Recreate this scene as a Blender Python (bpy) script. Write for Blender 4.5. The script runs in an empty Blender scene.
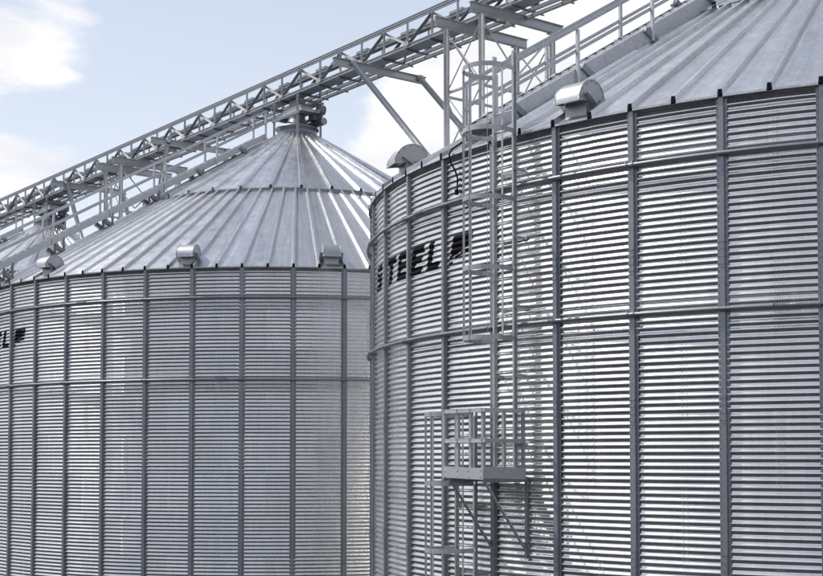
import bpy, math, random
from mathutils import Vector, Matrix
random.seed(7)
R_ = math.radians
scene = bpy.context.scene
C = scene.collection

# ------------------------------------------------------------------ camera
GZ = 8.3                       # height of the eye above the yard
F, CYP, PITCH = 1300.2, 402.2, 0.0425
cam_d = bpy.data.cameras.new("camera")
cam = bpy.data.objects.new("camera", cam_d); C.objects.link(cam)
cam.location = (0, 0, GZ)
cam.rotation_euler = (math.pi/2 + PITCH, 0, 0)
cam_d.sensor_width = 36.0
cam_d.lens = F/823*36
cam_d.shift_x = 0.0
cam_d.shift_y = (CYP-288)/823
cam_d.clip_start = 0.1; cam_d.clip_end = 6000
scene.camera = cam

# ------------------------------------------------------------------ light
SUN_AZ, SUN_EL = R_(-104), R_(54)      # azimuth from the direction towards the camera, negative = left
S = Vector((math.sin(SUN_AZ)*math.cos(SUN_EL), -math.cos(SUN_AZ)*math.cos(SUN_EL), math.sin(SUN_EL)))
sun_d = bpy.data.lights.new("sun", 'SUN'); sun_d.energy = 2.9; sun_d.angle = R_(0.53); sun_d.color = (1, .955, .89)
sun = bpy.data.objects.new("sun", sun_d); C.objects.link(sun)
sun.rotation_euler = S.to_track_quat('Z', 'Y').to_euler(); sun.location = (-30, 0, 60)

world = bpy.data.worlds.new("World"); scene.world = world; world.use_nodes = True
nt = world.node_tree; nt.nodes.clear()
def N(t, **k):
    n = nt.nodes.new(t)
    for a, b in k.items(): setattr(n, a, b)
    return n
sky = N('ShaderNodeTexSky', sky_type='NISHITA', sun_disc=False, sun_elevation=SUN_EL, sun_rotation=math.atan2(S.x, S.y),
        altitude=100, air_density=1.0, dust_density=1.2, ozone_density=1.6)
geo = N('ShaderNodeTexCoord')
mp = N('ShaderNodeMapping'); mp.inputs['Scale'].default_value = (1, 1, 2.4)
mp.inputs['Location'].default_value = (7.3, 2.2, 1.4)
nt.links.new(geo.outputs['Generated'], mp.inputs['Vector'])
nz = N('ShaderNodeTexNoise'); nz.inputs['Scale'].default_value = 4.6; nz.inputs['Detail'].default_value = 10; nz.inputs['Roughness'].default_value = .62
nz.inputs['Distortion'].default_value = .25
nt.links.new(mp.outputs['Vector'], nz.inputs['Vector'])
acc = nz.outputs['Fac']
def math_node(op, a, b=None):
    m = N('ShaderNodeMath', operation=op)
    for i, v in enumerate((a, b)):
        if v is None: continue
        if isinstance(v, (int, float)): m.inputs[i].default_value = v
        else: nt.links.new(v, m.inputs[i])
    return m.outputs[0]
def ray(px, py):
    x, y = (px-411.5)/F, -(py-CYP)/F
    c, s = math.cos(PITCH), math.sin(PITCH)
    return Vector((x, c - y*s, s + y*c)).normalized()
# the big cloud banks and the clear gap of this sky, as soft lumps in the sky's own directions
for px, py, rad, amp in ((50, -8, 46, .05), (-30, 72, 35, .03), (15, 188, 50, .18), (175, 125, 45, .13), (420, 130, 85, .30), (560, 60, 110, .24),
                         (230, 90, 40, .08), (190, 20, 25, .10), (300, 0, 25, .12),
                         (330, 30, 100, -.20), (190, 55, 85, -.17), (110, 95, 65, -.14), (25, 115, 34, -.14)):
    d = ray(px, py)
    vm = N('ShaderNodeVectorMath', operation='DISTANCE'); vm.inputs[1].default_value = d
    nt.links.new(geo.outputs['Generated'], vm.inputs[0])
    g = math_node('MULTIPLY', math_node('POWER', 2.718, math_node('MULTIPLY', math_node('POWER', math_node('DIVIDE', vm.outputs['Value'], rad/F), 2.0), -1.0)), amp)
    acc = math_node('ADD', acc, g)
ramp = N('ShaderNodeMapRange', interpolation_type='SMOOTHSTEP')
ramp.inputs['From Min'].default_value = .48; ramp.inputs['From Max'].default_value = .64
nt.links.new(acc, ramp.inputs['Value'])
mix = N('ShaderNodeMixRGB')
nz2 = N('ShaderNodeTexNoise'); nz2.inputs['Scale'].default_value = 7.0; nz2.inputs['Detail'].default_value = 7
nt.links.new(mp.outputs['Vector'], nz2.inputs['Vector'])
shade = N('ShaderNodeMixRGB'); shade.inputs['Color1'].default_value = (7.9, 7.9, 8.2, 1); shade.inputs['Color2'].default_value = (10.2, 10.1, 10.1, 1)
sr = N('ShaderNodeMapRange'); sr.inputs['From Min'].default_value = .36; sr.inputs['From Max'].default_value = .60
nt.links.new(nz2.outputs['Fac'], sr.inputs['Value']); nt.links.new(sr.outputs['Result'], shade.inputs['Fac'])
nt.links.new(shade.outputs['Color'], mix.inputs['Color2'])
veil = N('ShaderNodeMixRGB'); veil.inputs['Fac'].default_value = .62; veil.inputs['Color2'].default_value = (8.0, 8.55, 9.5, 1)
sepz = N('ShaderNodeSeparateXYZ'); nt.links.new(geo.outputs['Generated'], sepz.inputs[0])
vr = N('ShaderNodeMapRange'); nt.links.new(sepz.outputs['Z'], vr.inputs['Value'])
vr.inputs['From Min'].default_value = .10; vr.inputs['From Max'].default_value = .70
vr.inputs['To Min'].default_value = .88; vr.inputs['To Max'].default_value = .10
nt.links.new(vr.outputs['Result'], veil.inputs['Fac'])
nt.links.new(sky.outputs['Color'], veil.inputs['Color1'])
nt.links.new(ramp.outputs['Result'], mix.inputs['Fac']); nt.links.new(veil.outputs['Color'], mix.inputs['Color1'])
bg = N('ShaderNodeBackground'); bg.inputs['Strength'].default_value = .1
out = N('ShaderNodeOutputWorld')
nt.links.new(mix.outputs['Color'], bg.inputs['Color']); nt.links.new(bg.outputs['Background'], out.inputs['Surface'])

scene.view_settings.view_transform = 'Standard'; scene.view_settings.look = 'None'
scene.view_settings.exposure = 0.20; scene.view_settings.gamma = 1.0; scene.view_settings.use_curve_mapping = False

# ------------------------------------------------------------------ materials
def metal(name, col, metallic, rough, spangle=.10, blotch=.12, rnd=.10, scale=1.0, bump=0.0, smap=(7, 7, .35), streak=0.0):
    m = bpy.data.materials.new(name); m.use_nodes = True
    t = m.node_tree; n = t.nodes; l = t.links
    p = n['Principled BSDF']
    p.inputs['Metallic'].default_value = metallic
    tc = n.new('ShaderNodeTexCoord'); oi = n.new('ShaderNodeObjectInfo')
    off = n.new('ShaderNodeVectorMath'); off.operation = 'SCALE'; off.inputs[0].default_value = (37, 91, 53)
    l.new(oi.outputs['Random'], off.inputs['Scale'])
    add = n.new('ShaderNodeVectorMath'); add.operation = 'ADD'
    l.new(tc.outputs['Object'], add.inputs[0]); l.new(off.outputs['Vector'], add.inputs[1])
    vo = n.new('ShaderNodeTexVoronoi'); vo.inputs['Scale'].default_value = 32*scale
    no = n.new('ShaderNodeTexNoise'); no.inputs['Scale'].default_value = 2.2*scale; no.inputs['Detail'].default_value = 6; no.inputs['Roughness'].default_value = .62
    l.new(add.outputs['Vector'], vo.inputs['Vector']); l.new(add.outputs['Vector'], no.inputs['Vector'])
    sep = n.new('ShaderNodeSeparateColor'); l.new(vo.outputs['Color'], sep.inputs['Color'])
    def M(op, a, b, c=None):
        k = n.new('ShaderNodeMath'); k.operation = op
        for i, v in enumerate((a, b, c)):
            if v is None: continue
            if isinstance(v, (int, float)): k.inputs[i].default_value = v
            else: l.new(v, k.inputs[i])
        return k.outputs[0]
    f = M('MULTIPLY_ADD', M('SUBTRACT', sep.outputs[0], .5), spangle*2, 1.0)
    f = M('ADD', f, M('MULTIPLY', M('SUBTRACT', no.outputs['Fac'], .5), blotch*4))
    f = M('ADD', f, M('MULTIPLY', M('SUBTRACT', oi.outputs['Random'], .5), rnd*2))
    if streak:
        mp_ = n.new('ShaderNodeMapping'); mp_.inputs['Scale'].default_value = smap
        l.new(add.outputs['Vector'], mp_.inputs['Vector'])
        ns = n.new('ShaderNodeTexNoise'); ns.inputs['Scale'].default_value = 2; ns.inputs['Detail'].default_value = 5
        l.new(mp_.outputs['Vector'], ns.inputs['Vector'])
        f = M('ADD', f, M('MULTIPLY', M('SUBTRACT', ns.outputs['Fac'], .5), streak*4))
    vm = n.new('ShaderNodeVectorMath'); vm.operation = 'SCALE'; vm.inputs[0].default_value = col
    l.new(f, vm.inputs['Scale'])
    l.new(vm.outputs['Vector'], p.inputs['Base Color'])
    l.new(M('MULTIPLY_ADD', M('SUBTRACT', no.outputs['Fac'], .5), .26, rough), p.inputs['Roughness'])
    if bump:
        b = n.new('ShaderNodeBump'); b.inputs['Strength'].default_value = 1.0; b.inputs['Distance'].default_value = bump
        n2 = n.new('ShaderNodeTexNoise'); n2.inputs['Scale'].default_value = 3.0; n2.inputs['Detail'].default_value = 3
        l.new(add.outputs['Vector'], n2.inputs['Vector']); l.new(n2.outputs['Fac'], b.inputs['Height']); l.new(b.outputs['Normal'], p.inputs['Normal'])
    return m
WALL = metal('galvanised_wall', (.79, .785, .775), .95, .27, .02, .04, .09, 1.0, 0.0, streak=.07)
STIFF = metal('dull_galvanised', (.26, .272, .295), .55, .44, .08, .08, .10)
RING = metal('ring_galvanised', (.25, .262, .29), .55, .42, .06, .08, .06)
ROOF = metal('roof_galvanised', (.72, .725, .735), .90, .32, .13, .05, .13, 1.3, .007, (6, .3, .3), .12)
ROOF_UP = metal('roof_galvanised_old', (.64, .65, .67), .90, .31, .15, .10, .14, 1.3, .007, (7, .35, .35), .16)
FRAME = metal('frame_galvanised', (.44, .445, .455), .50, .46, .08, .10, .12)
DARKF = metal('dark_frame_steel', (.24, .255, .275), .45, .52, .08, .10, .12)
TREAD = metal('stair_galvanised', (.50, .51, .53), .50, .50, .10, .12, .10)
VENT = metal('vent_galvanised', (.38, .39, .405), .60, .44, .05, .08, .06)
def plain(name, col, rough=.6):
    m = bpy.data.materials.new(name); m.use_nodes = True
    p = m.node_tree.nodes['Principled BSDF']; t = m.node_tree
    no = t.nodes.new('ShaderNodeTexNoise'); no.inputs['Scale'].default_value = 6; no.inputs['Detail'].default_value = 6
    mx = t.nodes.new('ShaderNodeMixRGB'); mx.inputs['Color1'].default_value = (*[c*.7 for c in col], 1); mx.inputs['Color2'].default_value = (*[c*1.3 for c in col], 1)
    t.links.new(no.outputs['Fac'], mx.inputs['Fac']); t.links.new(mx.outputs['Color'], p.inputs['Base Color'])
    p.inputs['Roughness'].default_value = rough; p.inputs['Specular IOR Level'].default_value = .02
    return m
BLACK = plain('black_paint', (.012, .012, .014), .55)
RUBBER_AND_SHADE = plain('black_rubber_and_shade', (.02, .02, .022), .5)  # rubber of the cable, and painted shade in the open rib ends
GROUND = plain('yard_gravel', (.034, .034, .036), .95)
for nd in GROUND.node_tree.nodes:
    if nd.type == 'TEX_NOISE': nd.inputs['Scale'].default_value = .35

# ------------------------------------------------------------------ mesh helpers
class MB:
    def __init__(s): s.v = []; s.f = []; s.sm = []
    def add(s, vs, fs, smooth=False):
        o = len(s.v); s.v += [tuple(v) for v in vs]; s.f += [tuple(i+o for i in f) for f in fs]; s.sm += [smooth]*len(fs)
    def box(s, c, size, M=None):
        x, y, z = [k/2 for k in size]; c = Vector(c)
        vs = [Vector((a*x, b*y, d*z)) for d in (-1, 1) for b in (-1, 1) for a in (-1, 1)]
        vs = [(M @ v if M else v) + c for v in vs]
        s.add(vs, [(0, 2, 3, 1), (4, 5, 7, 6), (0, 1, 5, 4), (2, 6, 7, 3), (0, 4, 6, 2), (1, 3, 7, 5)])
    def frame(s, a, b, up=(0, 0, 1)):
        a, b = Vector(a), Vector(b); d = (b-a).normalized(); u = Vector(up)
        if abs(d.dot(u)) > .99: u = Vector((0, 1, 0)) if abs(d.y) < .9 else Vector((1, 0, 0))
        w = d.cross(u).normalized(); u = w.cross(d).normalized()
        return a, b, d, w, u
    def prism(s, a, b, prof, up=(0, 0, 1), caps=True):
        """sweep a closed 2D profile (w, u) from a to b"""
        a, b, d, w, u = s.frame(a, b, up); n = len(prof)
        vs = [p + w*q[0] + u*q[1] for p in (a, b) for q in prof]
        fs = [(i, (i+1) % n, n+(i+1) % n, n+i) for i in range(n)]
        if caps: fs += [tuple(range(n-1, -1, -1)), tuple(range(n, 2*n))]
        s.add(vs, fs)
    def bar(s, a, b, w, h, up=(0, 0, 1)): s.prism(a, b, [(-w/2, -h/2), (w/2, -h/2), (w/2, h/2), (-w/2, h/2)], up)
    def channel(s, a, b, w, h, t=.012, up=(0, 0, 1), flip=1):
        f = flip
        s.prism(a, b, [(-f*w/2, -h/2), (f*w/2, -h/2), (f*w/2, -h/2+t), (-f*w/2+f*t, -h/2+t), (-f*w/2+f*t, h/2-t), (f*w/2, h/2-t), (f*w/2, h/2), (-f*w/2, h/2)], up)
    def angle(s, a, b, w, h, t=.01, up=(0, 0, 1)):
        s.prism(a, b, [(-w/2, -h/2), (w/2, -h/2), (w/2, -h/2+t), (-w/2+t, -h/2+t), (-w/2+t, h/2), (-w/2, h/2)], up)
    def ibeam(s, a, b, w, h, t=.014, up=(0, 0, 1)):
        s.prism(a, b, [(-w/2, -h/2), (w/2, -h/2), (w/2, -h/2+t), (t/2, -h/2+t), (t/2, h/2-t), (w/2, h/2-t), (w/2, h/2), (-w/2, h/2), (-w/2, h/2-t), (-t/2, h/2-t), (-t/2, -h/2+t), (-w/2, -h/2+t)], up)
    def tube(s, pts, r, n=8, closed=False, caps=True):
        pts = [Vector(p) for p in pts]; m = len(pts); base = len(s.v); vs = []; pw = None
        for i, p in enumerate(pts):
            if closed: d = pts[(i+1) % m]-pts[i-1]
            else: d = pts[min(i+1, m-1)]-pts[max(i-1, 0)]
            d.normalize()
            if pw is None:
                u = Vector((0, 0, 1)) if abs(d.z) < .9 else Vector((1, 0, 0))
                w = d.cross(u).normalized()
            else: w = (pw - d*pw.dot(d)).normalized()
            pw = w; u = w.cross(d)
            vs += [p + (w*math.cos(2*math.pi*k/n) + u*math.sin(2*math.pi*k/n))*r for k in range(n)]
        fs = []
        for i in range(m if closed else m-1):
            j = (i+1) % m
            fs += [(i*n+k, i*n+(k+1) % n, j*n+(k+1) % n, j*n+k) for k in range(n)]
        s.add(vs, fs, True)
        if caps and not closed: s.add([], [tuple(k+base-len(s.v) for k in range(n)), tuple(base-len(s.v)+(m-1)*n+k for k in range(n-1, -1, -1))])
    def lathe(s, prof, n=96, c=(0, 0, 0), smooth=True, closed=False):
        vs = []
        for k in range(n):
            a = 2*math.pi*k/n
            vs += [(c[0]+r*math.sin(a), c[1]-r*math.cos(a), c[2]+z) for r, z in prof]
        m = len(prof); fs = []
        for k in range(n):
            j = (k+1) % n
            fs += [(k*m+i, j*m+i, j*m+(i+1) % m, k*m+(i+1) % m) for i in range(m if closed else m-1)]
        s.add(vs, fs, smooth)
    def bolt(s, p, nrm, r=.014, h=.012):
        p, q = Vector(p), Vector(nrm).normalized()
        w = q.orthogonal().normalized(); u = q.cross(w)
        vs = [p + (w*math.cos(k*math.pi/2)+u*math.sin(k*math.pi/2))*r for k in range(4)]
        vs += [v*1.0 + q*h - (v-p)*.35 for v in vs]
        s.add(vs, [(0, 1, 5, 4), (1, 2, 6, 5), (2, 3, 7, 6), (3, 0, 4, 7), (4, 5, 6, 7)])
    def mesh(s, name, mat):
        me = bpy.data.meshes.new(name); me.from_pydata(s.v, [], s.f); me.materials.append(mat)
        me.polygons.foreach_set('use_smooth', s.sm); me.update()
        return me
    def build(s, name, mat, parent=None, loc=None, rz=None):
        return put(name, s.mesh(name, mat), parent, loc, rz)
def put(name, me, parent=None, loc=None, rz=None):
    o = bpy.data.objects.new(name, me); C.objects.link(o)
    if parent: o.parent = parent
    if loc is not None: o.location = loc
    if rz is not None: o.rotation_euler = (0, 0, rz)
    return o
def thing(name, label, cat, loc=(0, 0, 0), rz=0, group=None):
    o = bpy.data.objects.new(name, None); C.objects.link(o); o.location = loc; o.rotation_euler = (0, 0, rz)
    o.empty_display_size = .3
    o['label'] = label; o['category'] = cat
    if group: o['group'] = group
    return o

# ------------------------------------------------------------------ ground
g = MB(); n = 24
gv = [(-3000, -3000, 0), (3000, -3000, 0), (3000, 3000, 0), (-3000, 3000, 0)]
g.add(gv, [(0, 1, 2, 3)]); go = g.build('ground', GROUND); go['kind'] = 'structure'

# ------------------------------------------------------------------ silos
NS = 48; DT = 2*math.pi/NS
RS = 10.606
PCH = .1016; COURSE = 11*PCH; NC = 12
ZE = GZ + 5.16                      # top of wall
AMP = .0125
SLOPE = math.tan(R_(31.3))
R_EAVE = RS + .085
R_MID = 5.45
R_TOP = .72
ZR = ZE + .035                      # roof height at r = R_EAVE
def roof_z(r): return ZR + (R_EAVE-r)*SLOPE
RING1 = ZE - .81; RING2 = RING1 - 22*PCH

def corr(z): return AMP*math.cos(2*math.pi*(z)/PCH)      # crest at the sheet's edges
def sheet_mesh(seed):
    rnd = random.Random(seed); ws = [(rnd.uniform(.0008, .0030), rnd.uniform(1.5, 6.0), rnd.uniform(0, 6.3), rnd.uniform(-2.0, 2.0)) for _ in range(4)]
    m = MB(); SG = 18; ROWS = 11*8; vs = []
    for i in range(SG+1):
        a = (-1 + 2*i/SG)*(DT + .0035)
        for j in range(ROWS+1):
            z = j*PCH/8
            r = RS + corr(z) + .0055*(1-i/SG)
            e = min(1, 6*i/SG, 6*(1-i/SG))
            r += e*sum(w*math.sin(k*a*RS + p + q*z) for w, k, p, q in ws)*.8
            vs.append((r*math.sin(a), -r*math.cos(a), z))
    fs = [(i*(ROWS+1)+j, (i+1)*(ROWS+1)+j, (i+1)*(ROWS+1)+j+1, i*(ROWS+1)+j+1) for i in range(SG) for j in range(ROWS)]
    m.add(vs, fs, True)
    # thin edge of the lap and its two columns of bolts
    for dx in (.02, .085):
        a = -DT + dx/RS
        for k in range(11):
            r = RS + AMP + .0055
            m.bolt((r*math.sin(a), -r*math.cos(a), (k+.0 if k else .02)*PCH + (PCH*.0)), (math.sin(a), -math.cos(a), 0), .013, .012)
    return m.mesh('wall_sheet', WALL)
def stiffener_mesh():
    m = MB(); H = NC*COURSE
    prof = [(-.080, AMP+.004), (-.042, AMP+.004), (-.036, .062), (.036, .062), (.042, AMP+.004), (.080, AMP+.004), (.080, AMP+.001), (-.080, AMP+.001)]
    z0 = 0
    NSEC = 6
    for sct in range(NSEC):
        za = H*sct/NSEC; zb = H*(sct+1)/NSEC - .004
        vs = [(x, -(RS+o), z) for z in (za, zb) for x, o in prof]; q = len(prof)
        fs = [(i, q+i, q+(i+1) % q, (i+1) % q) for i in range(q)]
        m.add(vs, [tuple(reversed(f)) for f in fs] + [tuple(range(q)), tuple(range(2*q-1, q-1, -1))])
        if sct:                                     # splice plate over the joint
            m.box((0, -(RS+.0645), za), (.066, .005, .42))
            for dz in (-.16, -.06, .06, .16):
                for dx in (-.02, .02): m.bolt((dx, -(RS+.067), za+dz), (0, -1, 0), .011, .012)
    for k in range(int(H/PCH)):
        z = (k+.5)*PCH
        for x in (-.061, .061): m.bolt((x, -(RS+AMP+.004), z), (0, -1, 0), .012, .014)
    return m.mesh('stiffener', STIFF)
def ring_mesh(z):
    m = MB(); rr = RS+.062+.036; n = 192
    m.tube([(rr*math.sin(2*math.pi*k/n), -rr*math.cos(2*math.pi*k/n), 0) for k in range(n)], .034, 10, closed=True)
    for k in range(0, 24):                          # clips that hold the ring on each second stiffener
        a = k*2*DT
        for s_ in (-1, 1):
            aa = a + s_*.05/RS
            m.tube([((rr-.04)*math.sin(aa), -(rr-.04)*math.cos(aa), .045), ((rr+.04)*math.sin(aa), -(rr+.04)*math.cos(aa), .045), ((rr+.045)*math.sin(aa), -(rr+.045)*math.cos(aa), -.045), ((rr-.04)*math.sin(aa), -(rr-.04)*math.cos(aa), -.045)], .008, 5)
    return m.mesh('wind_ring', RING)
def splice_mesh():
    m = MB(); rr = RS+.062+.036
    for k in range(9):
        a = (k-4)*.036/RS
        m.tube([((rr)*math.sin(a-.008/RS), -rr*math.cos(a-.008/RS), 0), (rr*math.sin(a+.008/RS), -rr*math.cos(a+.008/RS), 0)], .043, 10)
    a = .19/RS
    m.tube([(rr*math.sin(-a), -rr*math.cos(-a), 0), (rr*math.sin(a), -rr*math.cos(a), 0)], .0375, 10)
    return m.mesh('ring_splice', RING)
def panel_mesh(da, r0, r1, rows, ribw, ribh, lift, seed, mat, name):
    """one roof panel: a flat facet with the raised rib along its left edge"""
    rnd = random.Random(seed); m = MB(); vs = []; W = 11
    for j in range(rows+1):
        r = r0 + (r1-r0)*j/rows; z = roof_z(r) + lift; x = r*math.tan(da/2)
        hw = min(ribw/2, x*.45); ht = hw*.72; hh = ribh*(1 if x > .08 else .8)
        cols = [(-x-hw, 0), (-x-ht, hh), (-x+ht, hh), (-x+hw, 0)]
        for q in (.2, .4, .6, .8):
            t = -x+hw + (2*x-2*hw)*q
            dz = (rnd.random()-.5)*.016*(x/.34) if 0 < j < rows else (rnd.random()-.5)*.006
            cols.append((t, dz))
        cols.append((x-hw-.004, 0)); cols += [(x-hw+.004, -.004), (x+hw*.3, -.006)]
        W = len(cols)
        for cx, cz in cols:
            vs.append((cx, -r, z + cz))
    fs = []; sm = []
    for j in range(rows):
        for i in range(W-1):
            fs.append((j*W+i, j*W+i+1, (j+1)*W+i+1, (j+1)*W+i))
            sm.append(3 <= i <= 7)
    o = len(m.v); m.v += vs; m.f += fs; m.sm += sm
    # turned down drip edge below the flat of the panel
    r = r0; x = r*math.tan(da/2); z = roof_z(r)+lift
    m.add([(-x+ribw/2, -r, z), (x-ribw/2, -r, z), (x-ribw/2, -r+.004, z-.03), (-x+ribw/2, -r+.004, z-.03)], [(0, 3, 2, 1)])
    return m.mesh(name, mat)
def rib_shade_mesh(da, r0, ribw, ribh, lift):
    """shade inside the open lower end of a rib, put in as a black block"""
    m = MB(); x = r0*math.tan(da/2); z = roof_z(r0)+lift; h = ribw/2
    vs = [(-x-h*.62, -r0-.006, z-.012), (-x+h*.62, -r0-.006, z-.012), (-x+h*.6, -r0-.006, z+ribh*.86), (-x-h*.6, -r0-.006, z+ribh*.86)]
    vs += [(a, b+.03, c) for a, b, c in vs]
    m.add(vs, [(0, 1, 2, 3), (7, 6, 5, 4), (0, 4, 5, 1), (1, 5, 6, 2), (2, 6, 7, 3), (3, 7, 4, 0)])
    return m.mesh('rib_end_shade', RUBBER_AND_SHADE)

SHEETS = [sheet_mesh(k) for k in range(9)]; STF = stiffener_mesh(); RNG = ring_mesh(0); SPL = splice_mesh()
DP = DT/2
LOW = [panel_mesh(DP, R_EAVE, R_MID-.12, 9, .080, .085, 0, k, ROOF, 'roof_panel') for k in range(5)]
NU = 36; DU = 2*math.pi/NU
UPP = [panel_mesh(DU, R_MID+.06, R_TOP-.05, 8, .10, .08, .105, 20+k, ROOF_UP, 'roof_panel') for k in range(5)]
RIB_SHADE = rib_shade_mesh(DP, R_EAVE, .080, .085, 0)

def vent_parts():
    nk = MB(); rb = RS-.30; zb = roof_z(rb)
    # square neck rising from the roof
    nk.box((0, -rb, zb+.04), (.40, .40, .42))
    nk.box((0, -rb-.02, zb+.02), (.66, .62, .03), Matrix.Rotation(-math.atan(SLOPE), 3, 'X'))
    neck = nk.mesh('neck', VENT)
    hd = MB(); n = 14; rad = .335; cy = -rb-.10; cz = zb+.10; hw = .235
    vs = []
    for x in (-hw, hw):
        for k in range(n+1):
            a = math.pi*k/n
            vs.append((x, cy+rad*math.cos(a)*1.0, cz+rad*math.sin(a)*1.0 - .05*(-math.cos(a))))
    top = [(k, k+1, n+1+k+1, n+1+k) for k in range(n)]
    hd.add(vs, top, True)
    hd.add(vs, [tuple(range(n, -1, -1)), tuple(range(n+1, 2*n+2))])
    for x in (-hw, hw):
        hd.tube([v for v in vs if abs(v[0]-x) < 1e-6], .011, 6)
    for x in (-hw-.012, hw+.012):
        for k in range(7):
            a = math.pi*(k+.5)/7
            hd.bolt((x*.99, cy+(rad-.03)*math.cos(a), cz+(rad-.03)*math.sin(a)+.05*math.cos(a)), (x, 0, 0), .012, .016)
    # inner shade pan a little inside the open bottom
    hd.box((0, cy, cz+.05), (2*hw-.03, 2*rad-.06, .01))
    return neck, hd.mesh('hood', VENT)
NECK, HOOD = vent_parts()

def collar_parts(root):
    z = roof_z(R_TOP)+.105
    m = MB(); m.lathe([(R_TOP+.07, -.06), (R_TOP+.05, -.01), (R_TOP-.02, .05), (R_TOP-.02, .26), (R_TOP+.05, .26), (R_TOP+.05, .31), (0, .33)], 40, (0, 0, z))
    m.build('peak_collar', RING, root)

# letters painted on the corrugated wall
def letter_mesh(inside, w, h, zc, name):
    """paint film lying 3 mm over the corrugation, cut to the shape inside(u, v); u in 0..w, v in 0..h"""
    m = MB(); st = .0085; nu = int(w/st)+1; dz = PCH/12
    z0 = zc-h/2; nv = int(h/dz)+1; idx = {}
    def vert(i, j):
        if (i, j) not in idx:
            a = i*st/RS; z = z0+j*dz
            zz = (ZE - z) % COURSE
            r = RS + corr(zz) + .0125
            idx[(i, j)] = len(m.v); m.v.append((r*math.sin(a), -r*math.cos(a), z))
        return idx[(i, j)]
    for i in range(nu):
        for j in range(nv):
            if inside((i+.5)*st, (j+.5)*dz):
                m.f.append((vert(i, j), vert(i+1, j), vert(i+1, j+1), vert(i, j+1))); m.sm.append(True)
    return m.mesh(name, BLACK)
LH = .50; SL = .28                           # cap height, slant
def slanted(fn, w):
    def f(u, v):
        x = u - SL*v
        return 0 <= x <= w and 0 <= v <= LH and fn(x, v)
    return f
def sT(x, v): return v > LH-.135 or abs(x-.25) < .085
def sE(x, v): return x < .165 or v > LH-.125 or v < .125 or (abs(v-LH/2) < .058 and x < .42)
def sL(x, v): return x < .165 or v < .13
def sS(x, v):
    if v > LH-.12 or v < .12 or abs(v-LH/2) < .062: return .02 < x < .46
    return x < .16 if v > LH/2 else x > .32
def sLogo(x, v):
    # solid flag over two sweeping bands
    t = min(1, max(0, x/.56))
    a1 = .06 + .17*math.sin(t*1.5)              # upper sweep
    a2 = .00 + .13*math.sin(t*1.5)              # lower sweep
    if v > a1 + .035: return v < LH*.98
    if v > a1: return False
    if v > a2 + .035: return x > .16
    return x < .10 and v > .01
WORD = [('S', sS, .48), ('T', sT, .50), ('E', sE, .46), ('E', sE, .46), ('L', sL, .44)]
LZ = RING1 - .80

ROOF_PARTS = {}
def make_silo(cx, cy, phase, label, detail=True, vents=(), logo_at=None, splices=()):
    root = thing('grain_silo', label, 'silo', (cx, cy, 0), 0, 'corrugated steel grain silos in a row')
    H0 = ZE - NC*COURSE
    rs = random.Random(int(cx*7))
    if detail:
        for c in range(NC):
            for j in range(NS//2):
                put('wall_sheet', SHEETS[rs.randrange(9)], root, (0, 0, ZE-(c+1)*COURSE), phase + (2*j + .5 + (c % 2))*DT)
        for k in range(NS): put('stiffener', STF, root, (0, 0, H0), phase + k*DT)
        for c in range(24): pass
    else:
        m = MB(); rows = NC*11*6
        m.lathe([(RS+AMP*math.cos(2*math.pi*j/6), j*PCH/6) for j in range(rows+1)], 96, (0, 0, H0)); m.build('wall', WALL, root)
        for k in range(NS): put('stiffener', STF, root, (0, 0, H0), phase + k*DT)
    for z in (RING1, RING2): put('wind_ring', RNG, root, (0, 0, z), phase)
    for z, a in splices: put('ring_splice', SPL, root, (0, 0, z), a)
    # foundation kerb
    m = MB(); m.lathe([(RS+.35, 0), (RS+.35, H0), (RS-.1, H0+.004)], 96); m.build('foundation', GROUND, root)
    m = MB(); m.lathe([(RS-.03, -.05), (RS+.016, -.05), (RS+.016, .012), (RS+.066, .018), (RS+.066, .0), (RS+.02, -.006)], 96, (0, 0, ZE)); m.build('eave_angle', DARKF, root)
    rnd = random.Random(int(cx*10))
    for k in range(2*NS):
        put('roof_panel', LOW[rnd.randrange(5)], root, None, phase + (k+.5)*DP)
        put('rib_end_shade', RIB_SHADE, root, None, phase + (k+.5)*DP)
    for k in range(NU): put('roof_panel', UPP[rnd.randrange(5)], root, None, phase + .077 + (k+.5)*DU)
    m = MB(); r = R_MID+.02; z = roof_z(r); m.lathe([(r+.03, -.02), (r+.03, .085), (r-.10, .15), (r-.16, .02)], 72, (0, 0, z)); m.build('roof_ring_shade', DARKF, root)  # dark ring in the gap; shade under the upper tier is in its colour
    collar_parts(root)
    for a in vents:
        v = put('roof_vent', NECK, root, None, a)
        put('hood', HOOD, v)
    if logo_at is not None:
        a = logo_at
        put('emblem', LOGO, root, None, a)
        offs = {4: -.81, 3: -1.49, 2: -2.21, 1: -2.90, 0: -3.90}
        for i in (4, 3, 2, 1, 0):
            put('letter', LET[i], root, None, a + offs[i]/RS)
    return root
LET = [letter_mesh(slanted(fn, w), w+SL*LH, LH, LZ, 'letter') for nm, fn, w in WORD]
LOGO = letter_mesh(slanted(sLogo, .56), .56+SL*LH, LH, LZ, 'emblem')

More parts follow.
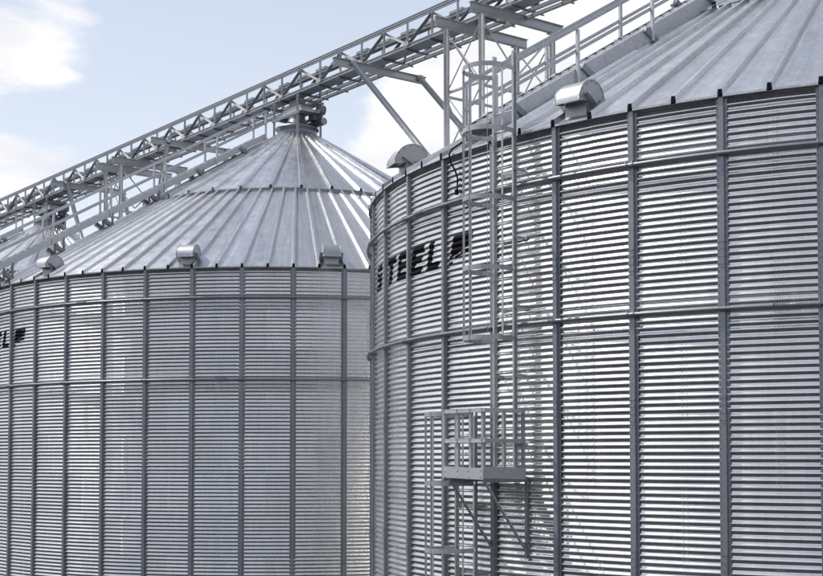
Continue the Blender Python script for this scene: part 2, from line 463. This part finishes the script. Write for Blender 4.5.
CR = Vector((9.7816, 27.6771, 0)); CL = Vector((-4.0698, 45.834, 0)); PR, PL = -1.44165, -.83584
STEP = CL - CR; C3 = CL + STEP
th = lambda ph, i: ph + i*DT
silo_r = make_silo(CR.x, CR.y, PR, 'nearest corrugated steel grain silo on the right, behind the caged ladder', True,
                   (th(PR, 1.5), th(PR, 5.22), th(PR, 9.2), th(PR, 13.2), th(PR, -2)), th(PR, 3.10),
                   ((RING2, th(PR, 7.65)), (RING1, th(PR, 2.45)), (RING2, th(PR, 21))))
silo_l = make_silo(CL.x, CL.y, PL, 'farther corrugated steel grain silo whose conical roof and peak show under the conveyor bridge', True,
                   (th(PL, 1.25), th(PL, 4.85), th(PL, 7.75), th(PL, 11.75), th(PL, -3)), th(PL, .10), ((RING1, th(PL, 2.5)), (RING2, th(PL, 5.6))))
silo_3 = make_silo(C3.x, C3.y, PL, 'hindmost grain silo at the left, only its roof peak showing behind stair rails', False,
                   (th(PL, 3.85), th(PL, 7.75)), None)

# ------------------------------------------------------------------ roof stairs
def roof_stairs(c, a, label, lift0, lift1, rbot, rtop, sh=.20):
    root = thing('roof_stairs', label, 'stairs', (c.x, c.y, 0), a, 'metal stairs up the silo roofs')
    def P(x, r, dz):
        t = (rbot-r)/(rbot-rtop)
        zz = roof_z(rbot) + (roof_z(rtop)-roof_z(rbot))*t + lift0 + (lift1-lift0)*t
        return Vector((x, -r, zz+dz))
    hw = .36
    for sx in (-1, 1):
        m = MB(); m.channel(P(sx*hw, rbot, .12), P(sx*hw, rtop, .12), .06, sh, .010, flip=-sx); m.build('stringer', TREAD, root)
        for dz, nm, w in ((1.0, 'handrail', .065), (.59, 'knee_rail', .06)):
            m = MB(); m.angle(P(sx*(hw+.05), rbot, dz), P(sx*(hw+.05), rtop, dz), .05, w, .012); m.build(nm, TREAD, root)
    # treads
    L = rbot-rtop; nt_ = int(L/.215)
    t0 = MB(); t0.box((0, 0, 0), (2*hw-.066, .235, .03)); t0.box((0, -.11, -.02), (2*hw-.066, .012, .045))
    for sx in (-1, 1): t0.box((sx*(hw-.045), -.06, .012), (.03, .10, .05))
    tm = t0.mesh('tread', TREAD)
    for k in range(nt_):
        put('tread', tm, root, P(0, rbot-.1-k*.215, .12+sh/2-.075))
    npost = int(L/1.75)
    for k in range(npost+1):
        r = rbot-.05-k*(L-.1)/npost
        for sx in (-1, 1):
            m = MB(); m.angle(P(sx*(hw+.055), r, -.02), P(sx*(hw+.055), r, .95), .055, .055, .010, up=(0, 1, 0)); m.build('rail_post', TREAD, root)
    # feet that stand on the roof ribs
    for k in range(6):
        r = rbot-.7-k*(L-1.2)/5.2
        if r > R_EAVE-.05: continue
        for sx in (-1, 1):
            q = P(sx*hw, r, 0); zr = roof_z(r) + (.105 if r < R_MID else 0) - .03
            m = MB(); m.bar((q.x, q.y, zr), (q.x, q.y, q.z+.06), .06, .06)
            m.box((q.x, q.y, zr+.06), (.16, .62, .11), Matrix.Rotation(-math.atan(SLOPE), 3, 'X'))
            m.build('stair_foot', DARKF, root)
    return root
roof_stairs(CR, th(PR, 3.62), 'galvanised stairs with handrails up the roof of the nearest silo, starting at the caged ladder', .08, .08, RS-.1, 1.3, .27)
roof_stairs(CL, th(PL, -.6), 'galvanised stairs with handrails up the left slope of the farther silo below the conveyor bridge', .50, .22, RS+.5, 1.5)
roof_stairs(C3, th(PL, -.6), 'galvanised roof stairs of the hindmost silo at the left edge, partly behind nearer rails', .5, .22, RS+.5, 1.5)

# ------------------------------------------------------------------ caged ladders and rest platform (right silo)
LA = -.873
def ladder(label, x0, zlo, zhi, hoops, exit_top, cage_z):
    root = thing('caged_ladder', label, 'ladder', (CR.x, CR.y, 0), LA, 'caged ladders on the nearest silo')
    o = .21; Y = lambda q: -(RS+q)
    for sx in (-1, 1):
        m = MB(); m.channel((x0+sx*.225, Y(o), zlo), (x0+sx*.225, Y(o), zhi), .035, .075, .008, up=(0, 1, 0), flip=-sx); m.build('stile', FRAME, root)
    rm = MB(); rm.tube([(-.21, 0, 0), (.21, 0, 0)], .017, 8); rme = rm.mesh('rung', TREAD)
    for k in range(int((zhi-zlo)/.3)):
        z = zlo+.15+k*.3
        if z < ZE+.6: put('rung', rme, root, (x0, Y(o), z))
    hm = MB(); n = 22; rad = .375; cyo = o+.40
    path = [(-.235, Y(o)), (-rad+.02, Y(o+.16))]
    path += [(-rad*math.cos(math.pi*k/n), Y(cyo+rad*math.sin(math.pi*k/n)*.98)) for k in range(n+1)]
    path += [(rad-.02, Y(o+.16)), (.235, Y(o))]
    for i in range(len(path)-1):
        hm.bar((*path[i], 0), (*path[i+1], 0), .008, .075)
    hme = hm.mesh('cage_hoop', FRAME)
    for k in (0, 5, 11, 17, 22):
        a = math.pi*k/n
        for dz in (-.018, .018): hm.bolt((-(rad+.004)*math.cos(a), Y(cyo+(rad+.004)*math.sin(a)*.98), dz), (-math.cos(a), -math.sin(a), 0), .010, .012)
    hme = hm.mesh('cage_hoop', FRAME)
    for z in hoops: put('cage_hoop', hme, root, (x0, 0, z))
    for k in (0, 5, 11, 17, 22):
        a = math.pi*k/n; x = -(rad-.010)*math.cos(a); y = Y(cyo+(rad-.010)*math.sin(a)*.98)
        m = MB(); m.bar((x0+x, y, cage_z[0]), (x0+x, y, cage_z[1]), .008, .036, up=(math.cos(a), math.sin(a), 0)); m.build('cage_bar', FRAME, root)
    # stand-offs to the wall
    z = zlo+.5
    while z < min(zhi, ZE)-.1:
        m = MB()
        for sx in (-1, 1): m.bar((x0+sx*.25, Y(.012), z), (x0+sx*.25, Y(o+.02), z), .008, .05)
        m.box((x0, Y(.014), z), (.62, .008, .05)); m.build('wall_bracket', FRAME, root)
        z += 1.1
    return root
zp = GZ-.30                                        # platform floor
ladder('upper caged ladder from the rest platform up to the roof stairs of the nearest silo', 0, zp, ZE+1.35,
       [GZ+6.17, GZ+5.17, GZ+4.08, GZ+2.97, GZ+1.87], True, (GZ+1.84, GZ+6.2))
ladder('lower caged ladder rising from below into the left end of the rest platform', -.93, 0.4, zp+1.05,
       [zp+1.0, zp-.12, zp-1.20, zp-2.3, zp-3.4, zp-4.5, zp-5.5], False, (zp-5.5, zp+1.03))
pr = thing('rest_platform', 'small railed rest platform with light toe boards on the wall of the nearest silo', 'platform', (CR.x, CR.y, 0), LA)
Y = lambda q: -(RS+q)
x0, x1, o0, o1 = -.62, .31, .06, .98
m = MB()
for k in range(24): m.box(((x0+x1)/2, Y(o0+.03+(o1-o0-.06)*k/23), zp), (x1-x0-.02, .012, .03))
for k in range(6): m.box((x0+.05+(x1-x0-.1)*k/5, Y((o0+o1)/2), zp-.006), (.012, o1-o0-.02, .028))
m.build('grating', DARKF, pr)
for a, b, nm in (((x0, o1), (x1, o1), 'toe_board'), ((x1, o1), (x1, o0), 'toe_board'), ((x0, o1), (x0, .72), 'toe_board')):
    m = MB(); m.bar((a[0], Y(a[1]), zp+.07), (b[0], Y(b[1]), zp+.045), .012, .18)
    nv = Vector((a[1]-b[1], -(b[0]-a[0]), 0)); nv = Vector((0, -1, 0)) if abs(a[1]-b[1]) < .01 else Vector((1 if a[0] > 0 else -1, 0, 0))
    for q in (.06, .36, .64, .94):
        for dz in (.0, .09): m.bolt(Vector((a[0]+(b[0]-a[0])*q, Y(a[1]+(b[1]-a[1])*q), zp+dz)) + nv*.006, nv, .012, .012)
    m.build(nm, TREAD, pr)
for zz, nm in ((zp+1.03, 'top_rail'), (zp+.56, 'mid_rail')):
    for a, b in (((x0, o1+.01), (x1+.03, o1+.01)), ((x1+.01, o1-.02), (x1+.01, o0))):
        m = MB(); m.angle((a[0], Y(a[1]), zz), (b[0], Y(b[1]), zz), .05, .065, .010); m.build(nm, TREAD, pr)
for x, o in ((x0, o1-.03), (-.30, o1-.03), (.0, o1-.03), (x1-.03, o1-.03), (x1-.02, .52), (x1-.02, .10)):
    m = MB(); m.angle((x, Y(o), zp-.03), (x, Y(o), zp+1.06), .05, .05, .010, up=(0, 1, 0)); m.build('rail_post', FRAME, pr)
for x in (x0+.12, x1-.03):
    m = MB(); m.angle((x, Y(.93), zp-.05), (x, Y(.03), zp-1.15), .05, .05, .008); m.build('brace', FRAME, pr)
    m = MB(); m.angle((x, Y(.02), zp-.05), (x, Y(.97), zp-.05), .06, .08, .010); m.build('bearer', DARKF, pr)
m = MB(); m.bar((x1-.02, Y(.03), zp-1.3), (x1-.02, Y(.03), zp+.0), .05, .03); m.build('wall_bracket', DARKF, pr)

# cable that hangs over the eave beside the lettering
m = MB(); a = th(PR, 3.22)
pts = [(0, -(RS-.25), roof_z(RS-.25)+.10), (0, -(RS+.06), ZE+.12), (.02, -(RS+.13), ZE+.02), (.05, -(RS+.12), ZE-.12), (.10, -(RS+.06), ZE-.26), (.14, -(RS+.035), ZE-.40), (.13, -(RS+.035), ZE-.62)]
m.tube(pts, .016, 7); m.box((.13, -(RS+.05), ZE-.64), (.05, .05, .09))
cb = m.build('cable', RUBBER_AND_SHADE, None, (CR.x, CR.y, 0), a)
cb['label'] = 'short black cable hanging over the eave of the nearest silo, left of the ladder'; cb['category'] = 'cable'

# ------------------------------------------------------------------ conveyor bridge
D = Vector((STEP.x, STEP.y, 0)).normalized(); NN = Vector((D.y, -D.x, 0))     # along the row; sideways, away from the camera
LC = NN.dot(CL)
def at_px(px, L):                 # station along the row where the line at sideways distance L meets image column px
    k = (px-411.5)/F
    Z = L/(NN.x*k+NN.y); return (k*Z*D.x + Z*D.y)
L1, L2 = LC-.42, LC+.42
ZB, ZT = GZ+12.80, GZ+13.58
def W(s, L, z): v = D*s + NN*L; return Vector((v.x, v.y, z))
PER = 2.47
sj = at_px(318.5, L1)
br = thing('conveyor_bridge', 'long galvanised truss bridge carrying a conveyor over the silo peaks', 'conveyor bridge', W(sj, LC, 0))
def wput(nm, mb, mat, root):      # mesh given in world coordinates under a root that only has a location
    o = root.location
    mb.v = [(v[0]-o.x, v[1]-o.y, v[2]-o.z) for v in mb.v]
    return mb.build(nm, mat, root)
n0, n1 = -9, 21
sA, sB = sj+n0*PER, sj+n1*PER
for L, sg in ((L1, -1), (L2, 1)):
    m = MB(); m.channel(W(sA, L, ZT), W(sB, L, ZT), .06, .085, .012, flip=sg); wput('top_chord', m, TREAD, br)
    m = MB(); m.channel(W(sA, L, ZB), W(sB, L, ZB), .08, .11, .012, flip=sg); wput('bottom_chord', m, TREAD, br)
    m = MB(); m.tube([W(sA, L+sg*.03, ZT+.085), W(sB, L+sg*.03, ZT+.085)], .030, 8); wput('hand_rail', m, DARKF, br)
    if sg > 0: m = MB(); m.bar(W(sA, L-.06, ZB+.72), W(sB, L-.06, ZB+.72), .02, .045); wput('mid_rail', m, DARKF, br)
    vert = MB(); vert.angle((0, 0, ZB+.05), (0, 0, ZT-.04), .085, .085, .012, up=(D.x, D.y, 0)); 
    vert.v = [(v[0], v[1], v[2]-ZB) for v in vert.v]; vme = vert.mesh('truss_vertical', FRAME)
    dm = []
    for sgn in (1, -1):
        q = MB(); q.angle(Vector((0, 0, .05)), Vector((D.x*sgn*PER/2, D.y*sgn*PER/2, ZT-ZB-.05)), .07, .08, .012, up=(-NN.x, -NN.y, 0)); dm.append(q.mesh('truss_diagonal', FRAME if sgn > 0 else DARKF))  # second diagonal takes the darker metal, its shade put into the colour
    gp = MB(); gp.box((0, 0, 0), (.26, .01, .12), Matrix.Rotation(math.atan2(D.y, D.x), 3, 'Z')); gme = gp.mesh('gusset', FRAME)
    for k in range(n0, n1):
        for h in (0, .5):
            p = W(sj+(k+h)*PER, L, ZB); put('truss_vertical', vme, br, p-br.location)
        p = W(sj+k*PER, L+sg*-.035, ZB); 
        for d_ in dm: put('truss_diagonal', d_, br, p-br.location)
        put('gusset', gme, br, W(sj+k*PER, L+sg*.046, ZB+.06)-br.location)
# conveyor trough with its covers, cross ties
m = MB(); m.bar(W(sA, LC+.14, ZB+.61), W(sB, LC+.14, ZB+.61), .20, .09); wput('conveyor_trough', m, DARKF, br)
m = MB(); m.bar(W(sA, L1+.25, ZB-.055), W(sB, L1+.25, ZB-.055), .42, .035); wput('walkway_grating', m, DARKF, br)
cov = MB(); cov.bar(-D*.30, D*.30, .24, .09); cme = cov.mesh('trough_cover', VENT)
tie = MB(); tie.angle(NN*-.48, NN*.78, .06, .08, .01); tme = tie.mesh('cross_tie', DARKF)
xb = MB(); xb.angle(NN*-.40, NN*.40+D*PER/2, .05, .05, .01); xme = xb.mesh('bottom_brace', DARKF)
for k in range(n0*2, n1*2):
    put('trough_cover', cme, br, W(sj+(k+.5)*PER/2, LC+.14, ZB+.70)-br.location)
    put('cross_tie', tme, br, W(sj+k*PER/2, LC, ZB-.10)-br.location)
    if k % 2 == 0: put('bottom_brace', xme, br, W(sj+k*PER/2, LC, ZB-.055)-br.location)
# return run of the conveyor hung under the bridge
for L, z in ((LC+.30, ZB-.24),):
    m = MB(); m.angle(W(sA, L, z), W(sB, L, z), .09, .10, .012); wput('lower_rail', m, DARKF, br)
hg = MB(); hg.bar((0, 0, -.24), (0, 0, -.02), .03, .03); hme = hg.mesh('hanger', DARKF)
for k in range(n0, n1):
    for L in (LC+.30,): put('hanger', hme, br, W(sj+(k+.25)*PER, L, ZB)-br.location)

# ------------------------------------------------------------------ support towers under the bridge
def roof_at(p):
    z = 0
    for c in (CR, CL, C3):
        r = (Vector((p.x, p.y, 0))-c).length
        if r < R_EAVE: z = max(z, roof_z(max(r, R_TOP))-.02)
    return z
def tower(label, pxs):
    Ln, Lf = LC-1.35, LC+1.35
    ss = [at_px(p, Ln) for p in pxs]
    root = thing('support_tower', label, 'tower', W(sum(ss)/2, LC, 0), 0, 'four legged towers under the conveyor bridge')
    ztop = ZB-.18
    legs = {}
    for s in ss:
        m = MB(); m.ibeam(W(s, Ln-.42, ztop-.14), W(s, Lf+.42, ztop-.14), .16, .28); wput('crossbeam', m, FRAME, root)
        for L in (Ln, Lf):
            b = W(s, L, 0); zb = roof_at(b); legs[(s, L)] = zb
            m = MB(); m.tube([W(s, L, zb), W(s, L, ztop-.30)], .088, 16); m.box(W(s, L, ztop-.292), (.26, .26, .018), Matrix.Rotation(math.atan2(D.y, D.x), 3, 'Z')); wput('leg', m, TREAD, root)
            m = MB(); m.box(W(s, L, zb+.02), (.4, .4, .03)); wput('foot_plate', m, FRAME, root)
    def rod(a, b, w=.045, mat=FRAME, nm='brace'):
        m = MB(); m.angle(a, b, w, w, .008); wput(nm, m, mat, root)
    for L in (Ln, Lf):
        zb = max(legs[(ss[0], L)], legs[(ss[1], L)])+.3
        zt = ztop-.4; k = 0
        while zt-1.75 > zb:
            za = zt-1.75
            rod(W(ss[0], L, za), W(ss[1], L, zt)); rod(W(ss[1], L, za), W(ss[0], L, zt))
            rod(W(ss[0], L, za), W(ss[1], L, za), .09, FRAME, 'strut'); zt = za-.06
    for s in ss:
        zt = ztop-.35; za = zt-1.9
        rod(W(s, Ln, zt), W(s, LC, zt-1.4), .06); rod(W(s, Lf, zt), W(s, LC, zt-1.4), .06)
        zb = max(legs[(s, Ln)], legs[(s, Lf)])+.2
        rod(W(s, Ln, zt-1.9), W(s, Lf, zt-1.9), .09, FRAME, 'strut')
        rod(W(s, Ln, zt-1.95), W(s, Lf, zb), .05); rod(W(s, Lf, zt-1.95), W(s, Ln, zb), .05)
    return root
tower('four legged braced tower under the bridge, rising right behind the top of the caged ladder', (447, 482.5))
tower('far braced tower under the bridge at the left, behind the stair rails', (103.5, 118.5))

def raked(label, px, sgn, run, drop):
    Ln, Lf = LC-1.45, LC+1.2
    s = at_px(px, Ln); root = thing('raked_support', label, 'support', W(s, LC, 0), 0, 'pairs of sloping legs under the conveyor bridge')
    z = ZB+.28
    m = MB(); m.ibeam(W(s, Ln-.75, ZB-.42), W(s, Lf+.25, ZB-.42), .18, .22); wput('crossbeam', m, FRAME, root)
    for L in (Ln, Lf):
        m = MB(); m.tube([W(s, L, ZB-.34), W(s+sgn*run, L, ZB-.34-drop)], .095, 12); wput('leg', m, VENT, root)
        m = MB(); m.lathe([(.0, -.06), (.14, -.06), (.14, .06), (0, .06)], 12, W(s, L, ZB-.36)); wput('leg_cap', m, FRAME, root)
    return root
raked('pair of sloping pipe legs under the bridge, right of the farther silo peak', 352, -1, 7.4, 7.15)
raked('pair of sloping legs under the bridge at the left, just beyond the hindmost silo peak', 64, -1, 3.2, 5.0)
raked('pair of sloping legs under the bridge, left of the farther silo peak', 166, 1, 2.2, 5.5)

# ------------------------------------------------------------------ fill gear on the peaks
def gear(c, label):
    zc = roof_z(R_TOP)+.105+.33
    root = thing('fill_gate', label, 'fill gate', (c.x, c.y, zc), math.atan2(D.y, D.x), 'fill gates on the silo peaks')
    m = MB(); m.lathe([(.62, -.04), (.62, .05), (.40, .10), (.30, .34), (.30, .44)], 24); m.build('inlet_cone', RING, root)
    m = MB(); m.box((0, 0, .52), (1.5, .62, .10)); m.box((0, 0, .64), (1.2, .5, .14)); m.build('slide_gate', FRAME, root)
    m = MB(); m.tube([(-.95, -.52, .16), (.55, -.52, .16)], .13, 14); m.build('gate_motor', RING, root)
    m = MB(); m.tube([(-.7, -.50, .86), (.95, -.50, .86)], .085, 12); m.tube([(.35, -.62, .86), (.35, -.38, .86)], .13, 14); m.build('drive_shaft', DARKF, root)
    m = MB(); m.tube([(.62, -.66, .80), (.62, -.52, .80)], .19, 18); m.tube([(.62, -.70, .80), (.62, -.66, .80)], .06, 10); m.build('drive_wheel', RING, root)
    m = MB(); m.box((-.45, -.45, .40), (.36, .30, .30)); m.box((-.45, -.62, .40), (.26, .05, .20)); m.build('gearbox', DARKF, root)
    m = MB(); m.tube([(-.80, -.60, .58), (-.80, -.36, .58)], .17, 16); m.tube([(-.80, -.63, .58), (-.80, -.60, .58)], .07, 10); m.build('hand_wheel', DARKF, root)
    m = MB(); m.tube([(.75, -.55, .50), (.75, .3, .50)], .15, 16); m.build('drive_pulley', DARKF, root)
    m = MB(); top = ZB-zc-.12
    for x in (-.78, .78):
        for y in (-.48, .48): m.angle((x, y, -.45), (x, y, top), .06, .06, .01, up=(0, 1, 0))
    m.build('gate_frame', FRAME, root)
    m = MB()
    for y in (-.48, .48): m.bar((-.9, y, .36), (.9, y, .36), .06, .10)
    for x in (-.86, .86): m.bar((x, -.55, .80), (x, .55, .80), .06, .08)
    m.build('gate_bearer', DARKF, root)
    m = MB(); m.bar((0, 0, .70), (0, 0, top), .46, .40, up=(0, 1, 0)); m.build('drop_spout', DARKF, root)
    return root
gear(CL, 'fill gate machinery with round motor and wheels between the farther silo peak and the bridge')
gear(C3, 'fill gate machinery on the hindmost silo peak, dark under the bridge at the left')
gear(CR, 'fill gate machinery on the peak of the nearest silo, above the frame')
